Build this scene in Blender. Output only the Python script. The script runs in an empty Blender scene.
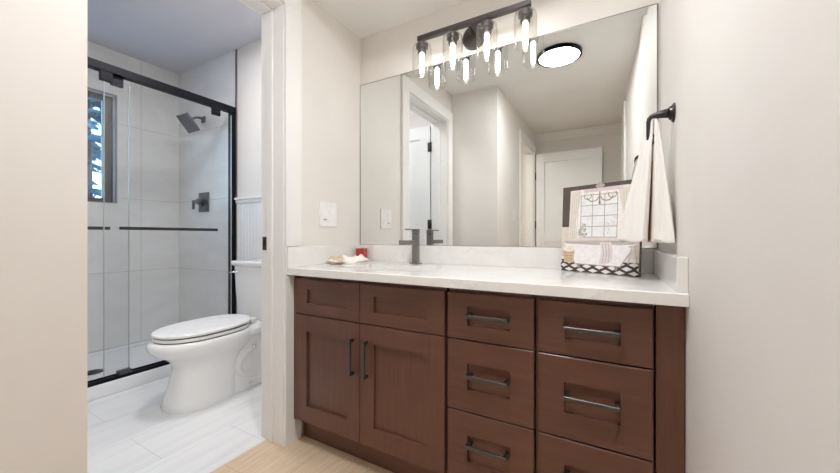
import bpy, bmesh, math, random
from mathutils import Vector, Matrix
random.seed(7)
PI = math.pi
S = bpy.context.scene
COL = S.collection

# ------------------------------------------------------------------ camera, world, light, exposure
cam_d = bpy.data.cameras.new('camera')
cam_d.sensor_width = 36.0
cam_d.lens = 14.52
cam_d.clip_start = 0.02
cam = bpy.data.objects.new('camera', cam_d)
COL.objects.link(cam)
cam.location = (1.347, -1.65, 0.9915)
cam.rotation_euler = (math.radians(90), 0, math.radians(29.284))
S.camera = cam

w = bpy.data.worlds.new('sky')
S.world = w
w.use_nodes = True
nt = w.node_tree
bg = nt.nodes['Background']
sk = nt.nodes.new('ShaderNodeTexSky')
sk.sky_type = 'NISHITA'
sk.sun_disc = False
sk.sun_elevation = math.radians(35)
sk.sun_rotation = math.radians(120)
sk.ozone_density = 5.0
sk.dust_density = 0.2
nt.links.new(sk.outputs[0], bg.inputs[0])
bg.inputs[1].default_value = 1.05

DISC_E = 92.0        # emission of the round hall ceiling lamp
BULB_E = 18.0        # emission of each vanity bulb
BATH_FILL_E = 37.0        # emission of the added fill lamp in the bathroom

S.view_settings.view_transform = 'Standard'
S.view_settings.look = 'None'
S.view_settings.gamma = 1.0
S.view_settings.use_curve_mapping = False
S.view_settings.exposure = 0.20
S.cycles.max_bounces = 16
S.cycles.diffuse_bounces = 8
S.cycles.transparent_max_bounces = 24
S.cycles.caustics_reflective = True
S.cycles.sample_clamp_indirect = 6.0

# ------------------------------------------------------------------ materials
def srgb(r, g, b):
    f = lambda c: (c/255/12.92) if c/255 <= 0.04045 else ((c/255+0.055)/1.055)**2.4
    return (f(r), f(g), f(b), 1)

class NT:
    def __init__(s, name):
        s.m = bpy.data.materials.new(name); s.m.use_nodes = True
        s.t = s.m.node_tree; s.b = s.t.nodes['Principled BSDF']
        s.co = None
    def n(s, kind, **kw):
        x = s.t.nodes.new('ShaderNode'+kind)
        for k, v in kw.items(): setattr(x, k, v)
        return x
    def l(s, a, b): s.t.links.new(a, b)
    def coord(s):
        if s.co is None: s.co = s.n('TexCoord').outputs['Object']
        return s.co
    def math(s, op, a, b=None, c=None):
        x = s.n('Math', operation=op)
        for i, v in enumerate((a, b, c)):
            if v is None: continue
            if isinstance(v, (int, float)): x.inputs[i].default_value = v
            else: s.l(v, x.inputs[i])
        return x.outputs[0]
    def mix(s, fac, a, b):
        x = s.n('MixRGB')
        for i, v in enumerate((fac, a, b)):
            if isinstance(v, (int, float)): x.inputs[i].default_value = v
            elif isinstance(v, tuple): x.inputs[i].default_value = v
            else: s.l(v, x.inputs[i])
        return x.outputs[0]
    def noise(s, scale, detail=4, stretch=None, rough=0.5, dist=0.0):
        x = s.n('TexNoise'); x.inputs['Scale'].default_value = scale
        x.inputs['Detail'].default_value = detail; x.inputs['Roughness'].default_value = rough
        x.inputs['Distortion'].default_value = dist
        v = s.coord()
        if stretch:
            mp = s.n('Mapping'); mp.inputs['Scale'].default_value = stretch
            s.l(v, mp.inputs[0]); v = mp.outputs[0]
        s.l(v, x.inputs['Vector'])
        return x.outputs['Fac']
    def ramp(s, fac, *stops):
        x = s.n('ValToRGB'); e = x.color_ramp.elements
        while len(e) < len(stops): e.new(0.5)
        for el, (p, c) in zip(e, stops): el.position = p; el.color = c
        s.l(fac, x.inputs[0]); return x.outputs[0]
    def bump(s, h, strength=0.2, dist=0.002):
        x = s.n('Bump'); x.inputs['Strength'].default_value = strength; x.inputs['Distance'].default_value = dist
        s.l(h, x.inputs['Height']); s.l(x.outputs[0], s.b.inputs['Normal'])
    def xyz(s):
        x = s.n('SeparateXYZ'); s.l(s.coord(), x.inputs[0]); return x.outputs
    def line(s, v, off, period, width):
        # 1 on a joint line of a grid
        m = s.math('PINGPONG', s.math('ADD', v, -off + period*50), period/2)
        return s.math('LESS_THAN', m, width/2)

def paint(name, rgb, rough=0.6, orange=0.12):
    t = NT(name)
    n = t.noise(3.0, 3)
    c = tuple(rgb[:3])
    t.l(t.ramp(n, (0.3, (c[0]*.97, c[1]*.97, c[2]*.97, 1)), (0.7, (c[0]*1.02, c[1]*1.02, c[2]*1.02, 1))), t.b.inputs['Base Color'])
    t.b.inputs['Roughness'].default_value = rough
    if orange: t.bump(t.noise(140, 2), orange, 0.001)
    return t.m

def plain(name, rgb, rough=0.4, metal=0.0, spec=0.5, var=0.04, scale=30):
    t = NT(name)
    n = t.noise(scale, 3)
    c = tuple(rgb[:3])
    t.l(t.ramp(n, (0.3, tuple(x*(1-var) for x in c)+(1,)), (0.7, tuple(x*(1+var) for x in c)+(1,))), t.b.inputs['Base Color'])
    t.b.inputs['Roughness'].default_value = rough
    t.b.inputs['Metallic'].default_value = metal
    t.b.inputs['Specular IOR Level'].default_value = spec
    return t.m

def thin_glass(name, tint=(1, 1, 1), strength=1.0, rough=0.0):
    t = NT(name); t.t.nodes.remove(t.b)
    tr = t.n('BsdfTransparent'); tr.inputs[0].default_value = tint + (1,)
    gl = t.n('BsdfGlossy'); gl.inputs['Roughness'].default_value = rough
    lw = t.n('LayerWeight'); lw.inputs['Blend'].default_value = 0.5
    fr = t.math('MULTIPLY_ADD', t.math('POWER', lw.outputs['Facing'], 4.0), 0.75, 0.045)
    mx = t.n('MixShader')
    t.l(t.math('MULTIPLY', fr, strength), mx.inputs[0]); t.l(tr.outputs[0], mx.inputs[1]); t.l(gl.outputs[0], mx.inputs[2])
    t.l(mx.outputs[0], t.t.nodes['Material Output'].inputs[0])
    return t.m

def emit(name, rgb, strength):
    t = NT(name); t.t.nodes.remove(t.b)
    e = t.n('Emission'); e.inputs[0].default_value = tuple(rgb) + (1,); e.inputs[1].default_value = strength
    t.l(e.outputs[0], t.t.nodes['Material Output'].inputs[0])
    return t.m

M = {}
M['wall'] = paint('warm_greige_wall_paint', (0.765, 0.728, 0.687))
M['ceiling'] = paint('white_ceiling_paint', (0.80, 0.79, 0.77), 0.7)
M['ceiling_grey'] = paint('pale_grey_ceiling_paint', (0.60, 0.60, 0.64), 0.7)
M['trim'] = paint('white_satin_trim_paint', (0.83, 0.82, 0.80), 0.35, 0)
M['door'] = paint('white_door_paint', (0.82, 0.82, 0.81), 0.4, 0)
M['beadboard'] = paint('white_beadboard_paint', (0.80, 0.80, 0.79), 0.45, 0)
M['black'] = plain('matte_black_metal', (0.006, 0.006, 0.010), 0.42, 0.0, 0.14)
M['gunmetal'] = plain('gunmetal_metal', (0.27, 0.255, 0.25), 0.33, 0.9)
M['shower_metal'] = plain('dark_grey_brushed_metal', (0.115, 0.115, 0.12), 0.38, 0.85)
M['pull'] = plain('dark_pewter_metal', (0.115, 0.105, 0.10), 0.35, 0.9)
M['bronze'] = plain('dark_bronze_metal', (0.060, 0.052, 0.052), 0.3, 0.85)
M['fixture'] = plain('smoked_grey_metal', (0.10, 0.09, 0.088), 0.38, 0.8)
M['chrome'] = plain('chrome_metal', (0.75, 0.76, 0.78), 0.12, 1.0)
M['plastic'] = plain('white_plastic', (0.85, 0.845, 0.83), 0.3)
M['ceramic'] = plain('white_ceramic', (0.86, 0.86, 0.85), 0.08, spec=0.6, var=0.005)
M['pan'] = plain('white_acrylic', (0.84, 0.85, 0.86), 0.25, var=0.01)
M['seam'] = plain('dark_seam', (0.12, 0.11, 0.10), 0.7)
M['glass'] = thin_glass('clear_shower_glass', (0.972, 0.978, 0.98), 0.45)
M['edge'] = plain('grey_green_glass_edge', (0.42, 0.46, 0.45), 0.2)
M['shade'] = thin_glass('clear_shade_glass', (0.985, 0.985, 0.983), 1.1)
M['pane'] = thin_glass('window_pane_glass', (0.93, 0.97, 0.98), 0.5)
M['bulb'] = emit('lit_bulb', (1.0, 0.95, 0.86), BULB_E)
M['disc'] = emit('lit_white_diffuser', (0.95, 0.972, 1.0), DISC_E)
M['bath_fill'] = emit('added_bathroom_fill', (0.96, 0.965, 1.0), BATH_FILL_E)
M['side'] = emit('added_side_room_fill', (1.0, 0.975, 0.94), 55.0)  # added lamp, fills the hall from the side room

t = NT('silvered_mirror_glass')
t.b.inputs['Base Color'].default_value = (0.86, 0.875, 0.865, 1); t.b.inputs['Metallic'].default_value = 1; t.b.inputs['Roughness'].default_value = 0.0
M['mirror'] = t.m

t = NT('white_quartz')
n1 = t.noise(3.2, 6, (1, 1.6, 1), 0.6, 1.2)
vein = t.math('SUBTRACT', 1.0, t.math('MINIMUM', t.math('MULTIPLY', t.math('ABSOLUTE', t.math('SUBTRACT', n1, 0.5)), 60.0), 1.0))
brk = t.math('GREATER_THAN', t.noise(2.3, 2), 0.53)
fac = t.math('MULTIPLY', t.math('MULTIPLY', vein, brk), 0.2)
cl = t.ramp(t.noise(9, 4), (0.35, (0.80, 0.785, 0.76, 1)), (0.7, (0.85, 0.84, 0.82, 1)))
t.l(t.mix(fac, cl, (0.48, 0.45, 0.42, 1)), t.b.inputs['Base Color'])
t.b.inputs['Roughness'].default_value = 0.14
M['quartz'] = t.m

def cabinet_wood(name, stretch):
    t = NT(name)
    a = t.noise(5.0, 6, stretch, 0.6, 0.4)
    b = t.noise(2.2, 3)
    f = t.math('ADD', t.math('MULTIPLY', a, 0.6), t.math('MULTIPLY', b, 0.4))
    t.l(t.ramp(f, (0.30, (0.100, 0.0425, 0.0285, 1)), (0.5, (0.131, 0.0560, 0.0375, 1)), (0.72, (0.165, 0.072, 0.049, 1))), t.b.inputs['Base Color'])
    t.b.inputs['Roughness'].default_value = 0.30
    t.b.inputs['Specular IOR Level'].default_value = 0.45
    return t.m
M['cab_v'] = cabinet_wood('espresso_stained_wood_vertical_grain', (14, 14, 1.0))
M['cab_h'] = cabinet_wood('espresso_stained_wood_level_grain', (1.0, 14, 14))
M['cab_dark'] = plain('cabinet_shadow_gap_wood', (0.040, 0.014, 0.010), 0.5)

t = NT('light_oak_planks')
x, y, z = t.xyz()
PW, PL = 0.18, 1.25
row = t.math('FLOOR', t.math('DIVIDE', x, PW))
yo = t.math('ADD', y, t.math('MULTIPLY', row, 0.47))
pl = t.math('FLOOR', t.math('DIVIDE', yo, PL))
wn = t.n('TexWhiteNoise', noise_dimensions='2D')
cb = t.n('CombineXYZ'); t.l(row, cb.inputs[0]); t.l(pl, cb.inputs[1]); t.l(cb.outputs[0], wn.inputs[0])
gr = t.noise(7, 8, (9, 0.7, 1), 0.62, 0.8)
f = t.math('ADD', t.math('MULTIPLY', gr, 0.75), t.math('MULTIPLY', wn.outputs[0], 0.22))
c = t.ramp(f, (0.25, (0.54, 0.385, 0.245, 1)), (0.5, (0.69, 0.53, 0.365, 1)), (0.75, (0.78, 0.64, 0.475, 1)))
jt = t.math('MAXIMUM', t.line(x, 0.0, PW, 0.0022), t.line(yo, 0.0, PL, 0.0022))
t.l(t.mix(t.math('MULTIPLY', jt, 0.55), c, (0.25, 0.16, 0.09, 1)), t.b.inputs['Base Color'])
t.b.inputs['Roughness'].default_value = 0.42
M['oak'] = t.m

t = NT('pale_striped_porcelain_floor_tile')
x, y, z = t.xyz()
row = t.math('FLOOR', t.math('DIVIDE', t.math('ADD', x, 0.10), 0.30))
odd = t.math('PINGPONG', row, 1.0)
yo = t.math('ADD', y, t.math('MULTIPLY', odd, 0.31))
jt = t.math('MAXIMUM', t.line(x, -0.10, 0.30, 0.003), t.line(yo, -0.895, 0.62, 0.003))
st = t.noise(3, 4, (5, 0.45, 1), 0.5, 0.6)
st2 = t.noise(1.6, 3)
f = t.math('ADD', t.math('MULTIPLY', st, 0.7), t.math('MULTIPLY', st2, 0.3))
c = t.ramp(f, (0.36, (0.74, 0.74, 0.745, 1)), (0.50, (0.81, 0.81, 0.805, 1)), (0.66, (0.85, 0.845, 0.835, 1)))
t.l(t.mix(t.math('MULTIPLY', jt, 0.6), c, (0.50, 0.49, 0.48, 1)), t.b.inputs['Base Color'])
t.b.inputs['Roughness'].default_value = 0.3
M['floor_tile'] = t.m

def wall_tile(name, axis, voff):
    t = NT(name)
    o = t.xyz()
    jt = t.math('MAXIMUM', t.line(o[axis], voff, 1.27, 0.004), t.line(o[2], 0.056, 0.632, 0.004))
    st = t.noise(2.5, 5, (1, 1, 2.5), 0.6, 1.0)
    c = t.ramp(st, (0.3, (0.69, 0.68, 0.66, 1)), (0.65, (0.76, 0.755, 0.74, 1)))
    t.l(t.mix(t.math('MULTIPLY', jt, 0.65), c, (0.40, 0.385, 0.36, 1)), t.b.inputs['Base Color'])
    t.b.inputs['Roughness'].default_value = 0.22
    return t.m
M['tile_y'] = wall_tile('large_format_wall_tile_side', 1, -0.229)
M['tile_x'] = wall_tile('large_format_wall_tile_end', 0, -1.1)

def cloth(name, rgb, scale=420):
    t = NT(name)
    wv = t.noise(scale, 2)
    c = tuple(rgb[:3])
    t.l(t.ramp(t.noise(12, 4), (0.3, tuple(v*.95 for v in c)+(1,)), (0.7, c+(1,))), t.b.inputs['Base Color'])
    t.b.inputs['Roughness'].default_value = 0.95
    t.b.inputs['Specular IOR Level'].default_value = 0.1
    t.bump(wv, 0.35, 0.001)
    return t.m
M['linen'] = cloth('off_white_linen', (0.84, 0.81, 0.77))
M['tan'] = cloth('tan_linen', (0.60, 0.42, 0.28))
M['white_cloth'] = cloth('white_cotton', (0.86, 0.84, 0.81))
M['beige_cloth'] = cloth('beige_cotton', (0.64, 0.53, 0.42))
M['red'] = plain('red_glazed_glass', (0.42, 0.038, 0.028), 0.25)
M['red_dark'] = plain('dark_red_rim', (0.20, 0.02, 0.015), 0.4)
M['wax'] = plain('red_wax', (0.42, 0.05, 0.04), 0.6)

# ------------------------------------------------------------------ mesh helpers
def bm_new(): return bmesh.new()

def add_box(bm, x0, x1, y0, y1, z0, z1, bev=0.0, seg=2, mi=0, mat=None):
    n0 = len(bm.verts)
    r = bmesh.ops.create_cube(bm, size=1.0)
    vs = r['verts']
    for v in vs:
        v.co = Vector(((x0+x1)/2 + v.co.x*(x1-x0), (y0+y1)/2 + v.co.y*(y1-y0), (z0+z1)/2 + v.co.z*(z1-z0)))
    fs = set(f for v in vs for f in v.link_faces)
    for f in fs: f.material_index = mi
    if mat is not None:
        for v in vs: v.co = mat @ v.co
    if bev > 0:
        es = set(e for v in vs for e in v.link_edges)
        rr = bmesh.ops.bevel(bm, geom=list(es), offset=bev, segments=seg, profile=0.5, affect='EDGES', clamp_overlap=True)
        for f in rr['faces']: f.material_index = mi
    return bm

def box(*a, **k): return add_box(bm_new(), *a, **k)

def add_lathe(bm, prof, center=(0, 0, 0), axis='Z', seg=32, mi=0, cap0=True, cap1=True):
    # prof: list of (radius, height)
    rings = []
    c = Vector(center)
    for r, h in prof:
        ring = []
        for i in range(seg):
            a = 2*PI*i/seg
            p = (r*math.cos(a), r*math.sin(a), h)
            if axis == 'X': p = (h, r*math.cos(a), r*math.sin(a))
            elif axis == 'Y': p = (r*math.sin(a), h, r*math.cos(a))
            ring.append(bm.verts.new(c + Vector(p)))
        rings.append(ring)
    for a, b in zip(rings, rings[1:]):
        for i in range(seg):
            f = bm.faces.new((a[i], a[(i+1) % seg], b[(i+1) % seg], b[i])); f.material_index = mi; f.smooth = True
    if cap0: f = bm.faces.new(list(reversed(rings[0]))); f.material_index = mi
    if cap1: f = bm.faces.new(rings[-1]); f.material_index = mi
    return bm

def add_tube(bm, pts, r, seg=12, mi=0, caps=True):
    pts = [Vector(p) for p in pts]
    rad = r if isinstance(r, (list, tuple)) else [r]*len(pts)
    rings = []
    up = Vector((0, 0, 1))
    prev = None
    for i, p in enumerate(pts):
        d = (pts[min(i+1, len(pts)-1)] - pts[max(i-1, 0)]).normalized()
        if prev is None:
            u = d.cross(up)
            if u.length < 1e-3: u = d.cross(Vector((1, 0, 0)))
            u.normalize()
        else:
            u = (prev - d*prev.dot(d)).normalized()
        prev = u
        v = d.cross(u)
        rings.append([bm.verts.new(p + (u*math.cos(2*PI*k/seg) + v*math.sin(2*PI*k/seg))*rad[i]) for k in range(seg)])
    for a, b in zip(rings, rings[1:]):
        for k in range(seg):
            f = bm.faces.new((a[k], a[(k+1) % seg], b[(k+1) % seg], b[k])); f.smooth = True; f.material_index = mi
    if caps:
        bm.faces.new(list(reversed(rings[0]))).material_index = mi
        bm.faces.new(rings[-1]).material_index = mi
    return bm

def add_loft(bm, loops, mi=0, cap0=True, cap1=True, smooth=True):
    rings = [[bm.verts.new(Vector(p)) for p in lp] for lp in loops]
    n = len(rings[0])
    for a, b in zip(rings, rings[1:]):
        for k in range(n):
            f = bm.faces.new((a[k], a[(k+1) % n], b[(k+1) % n], b[k])); f.smooth = smooth; f.material_index = mi
    if cap0: bm.faces.new(list(reversed(rings[0]))).material_index = mi
    if cap1: bm.faces.new(rings[-1]).material_index = mi
    return bm

def add_prism(bm, poly, off, mi=0):
    # poly: list of 3D points; off: extrusion vector
    off = Vector(off)
    a = [bm.verts.new(Vector(p)) for p in poly]
    b = [bm.verts.new(Vector(p) + off) for p in poly]
    n = len(a)
    bm.faces.new(a).material_index = mi
    bm.faces.new(list(reversed(b))).material_index = mi
    for i in range(n):
        bm.faces.new((a[i], b[i], b[(i+1) % n], a[(i+1) % n])).material_index = mi
    return bm

def obj(name, bm, mats, parent=None, smooth=None, origin=None):
    bmesh.ops.recalc_face_normals(bm, faces=bm.faces[:])
    if parent is not None:
        o0 = world_of(parent)
        bmesh.ops.translate(bm, vec=-o0, verts=bm.verts[:])
    elif origin is not None:
        bmesh.ops.translate(bm, vec=-Vector(origin), verts=bm.verts[:])
    me = bpy.data.meshes.new(name)
    bm.to_mesh(me); bm.free()
    for m in (mats if isinstance(mats, (list, tuple)) else [mats]): me.materials.append(m)
    o = bpy.data.objects.new(name, me)
    COL.objects.link(o)
    if parent is not None: o.parent = parent
    elif origin is not None: o.location = origin
    if smooth is not None:
        for p in me.polygons: p.use_smooth = True
        try: me.set_sharp_from_angle(angle=math.radians(smooth))
        except Exception: pass
    return o

def world_of(o):
    v = Vector(o.location)
    while o.parent is not None:
        o = o.parent; v += Vector(o.location)
    return v

def tag(o, label, cat, group=None, kind=None):
    if label: o['label'] = label
    if cat: o['category'] = cat
    if group: o['group'] = group
    if kind: o['kind'] = kind
    return o

def thing(name, label, cat, loc, group=None):
    o = bpy.data.objects.new(name, None); COL.objects.link(o)
    o.empty_display_size = 0.05
    o.location = loc
    return tag(o, label, cat, group)

def struct(name, bm, mats, label, cat, parent=None, smooth=None):
    o = obj(name, bm, mats, parent, smooth)
    if parent is None: tag(o, label, cat, None, 'structure')
    return o

# ------------------------------------------------------------------ key dimensions
ZC = 2.214      # ceiling of the vanity alcove soffit
ZH = 2.365      # hall ceiling
ZB = 2.563      # bathroom ceiling
XR = 1.524      # right wall
XH = 0.455      # hall left wall
YRET = -1.39    # return wall
YF = -3.20      # far wall of the hall
WT = 0.156      # thickness of the left wall
YB = 0.08       # bathroom back wall
XB = -2.307     # shower far wall
YN = -1.42      # bathroom near wall
DY0, DY1 = -1.295, -0.568   # doorway in the left wall
DZ = 2.10
XG = -1.41      # shower glass line

# ------------------------------------------------------------------ room shell
struct('floor', box(-0.118, 1.62, YF-0.1, 0.10, -0.05, 0.0), M['oak'], 'light oak plank floor below the vanity and hall', 'floor')
struct('floor_bathroom', box(XB-0.1, -0.118, YN-0.1, YB+0.1, -0.05, 0.0), M['floor_tile'], 'pale striped tile floor around the toilet', 'floor')
struct('wall_back', box(-0.0, 1.62, 0.0, 0.07, 0.0, 2.45), M['wall'], 'greige wall behind the mirror and vanity light', 'wall')
bm = bm_new()
add_box(bm, -WT, 0, DY1, YB, 0, 2.62)
add_box(bm, -WT, 0, YN, DY0, 0, 2.62)
add_box(bm, -WT, 0, DY0, DY1, DZ, 2.62)
struct('wall_left', bm, M['wall'], 'greige wall with the bathroom doorway and a switch plate', 'wall')
struct('wall_return', box(0.0, XH, YRET-0.10, YRET, 0, 2.45), M['wall'], 'short greige wall facing the mirror beside the doorway', 'wall')
HD0, HD1, HDZ = -3.05, -2.32, 2.12      # doorway in the hall left wall
bm = bm_new()
add_box(bm, XH-0.10, XH, HD1, YRET-0.10, 0, 2.45)
add_box(bm, XH-0.10, XH, YF, HD0, 0, 2.45)
add_box(bm, XH-0.10, XH, HD0, HD1, HDZ, 2.45)
struct('wall_hall', bm, M['wall'], 'greige hall wall filling the left edge of the picture', 'wall')
struct('wall_far', box(-0.9, 1.62, YF-0.08, YF, 0, 2.45), M['wall'], 'greige far wall of the hall seen in the mirror', 'wall')
bm = bm_new()
add_prism(bm, [(XR, 0.07, 0), (XR, -1.25, 0), (1.476, -2.0, 0), (1.476, YF-0.08, 0), (1.62, YF-0.08, 0), (1.62, 0.07, 0)], (0, 0, 2.45))
struct('wall_right', bm, M['wall'], 'greige wall filling the right side of the picture', 'wall')
bm = bm_new()
add_box(bm, -0.9, -0.82, YF, YN-0.1, 0, 2.45)
add_box(bm, -0.9, XH-0.10, YN-0.18, YN-0.10, 0, 2.45)
struct('wall_side_room', bm, M['wall'], 'greige walls of the side room behind the hall doorway', 'wall')
struct('floor_side_room', box(-0.9, -0.118, YF-0.1, YN-0.1, -0.05, 0.0), M['oak'], 'light oak floor of the side room', 'floor')
bm = bm_new(); add_box(bm, 0.0, 1.62, YRET-0.10, -0.605, ZH, 2.45); add_box(bm, -0.9, 1.62, YF-0.08, YRET-0.10, ZH, 2.45)
struct('ceiling', bm, M['ceiling'], 'white hall ceiling carrying the round lamp', 'ceiling')
struct('ceiling_soffit', box(-0.0, XR, -0.605, 0.0, ZC, 2.45), M['ceiling'], 'lowered white ceiling over the vanity', 'ceiling')
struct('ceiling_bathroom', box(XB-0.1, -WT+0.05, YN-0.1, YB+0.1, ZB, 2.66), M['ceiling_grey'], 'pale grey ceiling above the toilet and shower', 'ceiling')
# bathroom walls
struct('wall_bathroom_back', box(XG+0.02, -WT, YB, YB+0.1, 0, ZB), M['wall'], 'painted wall behind the toilet tank', 'wall')
struct('wall_shower_end', box(XB-0.1, XG+0.02, YB-0.004, YB+0.1, 0, ZB), M['tile_x'], 'tiled shower wall with the shower head', 'wall')
WY0, WY1, WZ0, WZ1 = -1.05, -0.398, 1.272, 2.19
bm = bm_new()
add_box(bm, XB-0.14, XB, WY1, YB, 0, ZB)
add_box(bm, XB-0.14, XB, YN, WY0, 0, ZB)
add_box(bm, XB-0.14, XB, WY0, WY1, 0, WZ0)
add_box(bm, XB-0.14, XB, WY0, WY1, WZ1, ZB)
struct('wall_shower_far', bm, M['tile_y'], 'tiled shower wall with the window', 'wall')
struct('wall_bathroom_near', box(XB-0.1, -WT, YN-0.1, YN, 0, ZB), M['wall'], 'painted wall behind the open bathroom door', 'wall')
bm = bm_new(); add_box(bm, XG+0.012, XG+0.03, YB-0.008, YB, 0, ZB)
struct('trim_1', bm, M['gunmetal'], 'thin metal edge strip ending the shower tile', 'trim')

# wainscot behind the toilet
bm = bm_new()
x = XG+0.032
while x < -WT-0.001:
    x1 = min(x+0.04, -WT)
    add_box(bm, x+0.0006, x1-0.0006, YB-0.009, YB, 0.12, 1.27, 0.002, 1)
    x = x1
add_box(bm, XG+0.032, -WT, YB-0.006, YB, 0.12, 1.27)
struct('trim_2', bm, M['beadboard'], 'white beadboard wainscot behind the toilet tank', 'trim')
bm = bm_new()
add_prism(bm, [(XG+0.032, YB, 1.262), (XG+0.032, YB-0.012, 1.262), (XG+0.032, YB-0.016, 1.275), (XG+0.032, YB-0.016, 1.29), (XG+0.032, YB-0.03, 1.30), (XG+0.032, YB-0.03, 1.312), (XG+0.032, YB, 1.312)], (-WT-XG-0.032, 0, 0))
struct('trim_3', bm, M['trim'], 'white cap rail along the beadboard', 'trim')
struct('baseboard_bathroom', box(XG+0.032, -WT, YB-0.014, YB, 0, 0.12, 0.003), M['trim'], 'white baseboard behind the toilet', 'baseboard')

# casing of the bathroom doorway
CW = 0.092
def casing_frame(bm, xw, nx, y0, y1, zt, cw, notch=False):
    # flat casing on a wall x = xw, sticking out along nx
    th = 0.018*nx
    a, b = y0-cw, y1+cw
    if notch:   # far leg is cut around the counter and its splash
        add_prism(bm, [(xw, y1, 0), (xw, b, 0), (xw, b, 0.806), (xw, -0.564, 0.806), (xw, -0.564, 0.945), (xw, b, 0.945), (xw, b, zt), (xw, y1, zt)], (th, 0, 0))
    else:
        add_box(bm, min(xw, xw+th), max(xw, xw+th), y1, b, 0, zt, 0.002, 1)
    add_box(bm, min(xw, xw+th), max(xw, xw+th), a, y0, 0, zt, 0.002, 1)
    add_box(bm, min(xw, xw+th), max(xw, xw+th), a, b, zt, zt+cw, 0.002, 1)
bm = bm_new(); casing_frame(bm, 0.0, 1, DY0+0.006, DY1-0.0, DZ-0.006, CW, True)
struct('trim_4', bm, M['trim'], 'white casing around the bathroom doorway', 'trim')
bm = bm_new()
add_box(bm, -WT-0.001, 0.001, DY1-0.004, DY1+0.001, 0, DZ)
add_box(bm, -WT-0.001, 0.001, DY0, DY0+0.015, 0, DZ)
add_box(bm, -WT-0.001, 0.001, DY0+0.015, DY1-0.004, DZ-0.015, DZ)
add_box(bm, -0.10, -0.065, DY1-0.014, DY1-0.004, 0, DZ-0.015, 0.002, 1)
add_box(bm, -0.10, -0.065, DY0+0.015, DY0+0.025, 0, DZ-0.015, 0.002, 1)
add_box(bm, -0.10, -0.065, DY0+0.025, DY1-0.014, DZ-0.027, DZ-0.015, 0.002, 1)
struct('trim_5', bm, M['trim'], 'white jamb lining the bathroom doorway', 'trim')
bm = bm_new(); casing_frame(bm, -WT, -1, DY0+0.002, DY1+0.014, DZ-0.002, 0.07)
struct('trim_6', bm, M['trim'], 'white casing on the toilet side of the doorway', 'trim')
sp = thing('strike_plate', 'small dark metal strike plate on the white door jamb', 'strike plate', (-0.13, DY1-0.0045, 0.96))
obj('plate', box(-0.146, -0.118, DY1-0.0065, DY1-0.0042, 0.925, 0.99, 0.0008, 1), M['bronze'], sp)
obj('latch_hole', box(-0.137, -0.127, DY1-0.0072, DY1-0.0064, 0.945, 0.972), M['black'], sp)

# shaker door leaf helper (faces in local x-z plane at y0..y1 ; panels recessed both sides)
def door_leaf(bm, u0, u1, t0, t1, z0, z1, fn, panels, stile=0.11):
    # fn(u, t, z) -> world; panels list of (z0, z1)
    def bx(a, b, c, d, e, f):
        n = len(bm.verts)
        vs = [bm.verts.new(Vector(fn(u, t_, z))) for u in (a, b) for t_ in (c, d) for z in (e, f)]
        idx = [(0, 1, 3, 2), (4, 6, 7, 5), (0, 4, 5, 1), (2, 3, 7, 6), (0, 2, 6, 4), (1, 5, 7, 3)]
        for q in idx: bm.faces.new([vs[i] for i in q])
    bx(u0, u0+stile, t0, t1, z0, z1); bx(u1-stile, u1, t0, t1, z0, z1)
    zs = [z0] + [p for q in panels for p in q] + [z1]
    for i in range(0, len(zs), 2): bx(u0+stile, u1-stile, t0, t1, zs[i], zs[i+1])
    for a, b in panels: bx(u0+stile, u1-stile, t0+0.012, t1-0.012, a, b)

# bathroom door, open into the bathroom (seen in the mirror)
d = struct('door_1', (lambda bm: (door_leaf(bm, 0.180, 0.86, -1.320, -1.282, 0.012, 2.07, lambda u, t, z: (-u, t, z), [(0.25, 0.95), (1.06, 1.95)]), bm)[1])(bm_new()), M['door'], 'white door standing open into the toilet room', 'door')
for z in (1.86, 1.11, 0.30):
    bm = bm_new(); add_box(bm, -0.205, -0.168, -1.2815, -1.2785, z-0.045, z+0.045, 0.001, 1); add_tube(bm, [(-0.168, -1.273, z-0.045), (-0.168, -1.273, z+0.045)], 0.009)
    obj('hinge', bm, M['bronze'], d)
bm = bm_new(); add_lathe(bm, [(0.03, 0), (0.03, 0.008), (0.012, 0.012), (0.012, 0.045)], (-0.80, -1.282, 0.96), 'Y', 20); add_box(bm, -0.81, -0.70, -1.247, -1.235, 0.951, 0.969, 0.003)
obj('door_handle', bm, M['bronze'], d)

# hall doorway, its casing and its open door
bm = bm_new(); casing_frame(bm, XH, 1, HD0, HD1, HDZ, 0.085)
add_box(bm, XH-0.10, XH, HD1-0.015, HD1, 0, HDZ); add_box(bm, XH-0.10, XH, HD0, HD0+0.015, 0, HDZ); add_box(bm, XH-0.10, XH, HD0+0.015, HD1-0.015, HDZ-0.015, HDZ)
struct('trim_7', bm, M['trim'], 'white casing of the hall doorway seen in the mirror', 'trim')
d = struct('door_2', (lambda bm: (door_leaf(bm, 0.485, 1.262, -3.105, -3.07, 0.012, 2.09, lambda u, t, z: (u, t, z), [(0.22, 0.92), (1.04, 1.97)], 0.105), bm)[1])(bm_new()), M['door'], 'white two-panel door standing open against the far wall', 'door')
for z in (1.80, 1.15, 0.30):
    bm = bm_new(); add_box(bm, 0.473, 0.487, -3.0695, -3.066, z-0.05, z+0.05, 0.001, 1); add_tube(bm, [(0.478, -3.064, z-0.05), (0.478, -3.064, z+0.05)], 0.006)
    obj('hinge', bm, M['bronze'], d)
bm = bm_new(); add_lathe(bm, [(0.03, 0), (0.03, 0.008), (0.012, 0.012), (0.012, 0.05), (0.027, 0.06), (0.027, 0.075), (0.0005, 0.085)], (1.20, -3.07, 0.96), 'Y', 20)
obj('door_knob', bm, M['bronze'], d)
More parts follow.
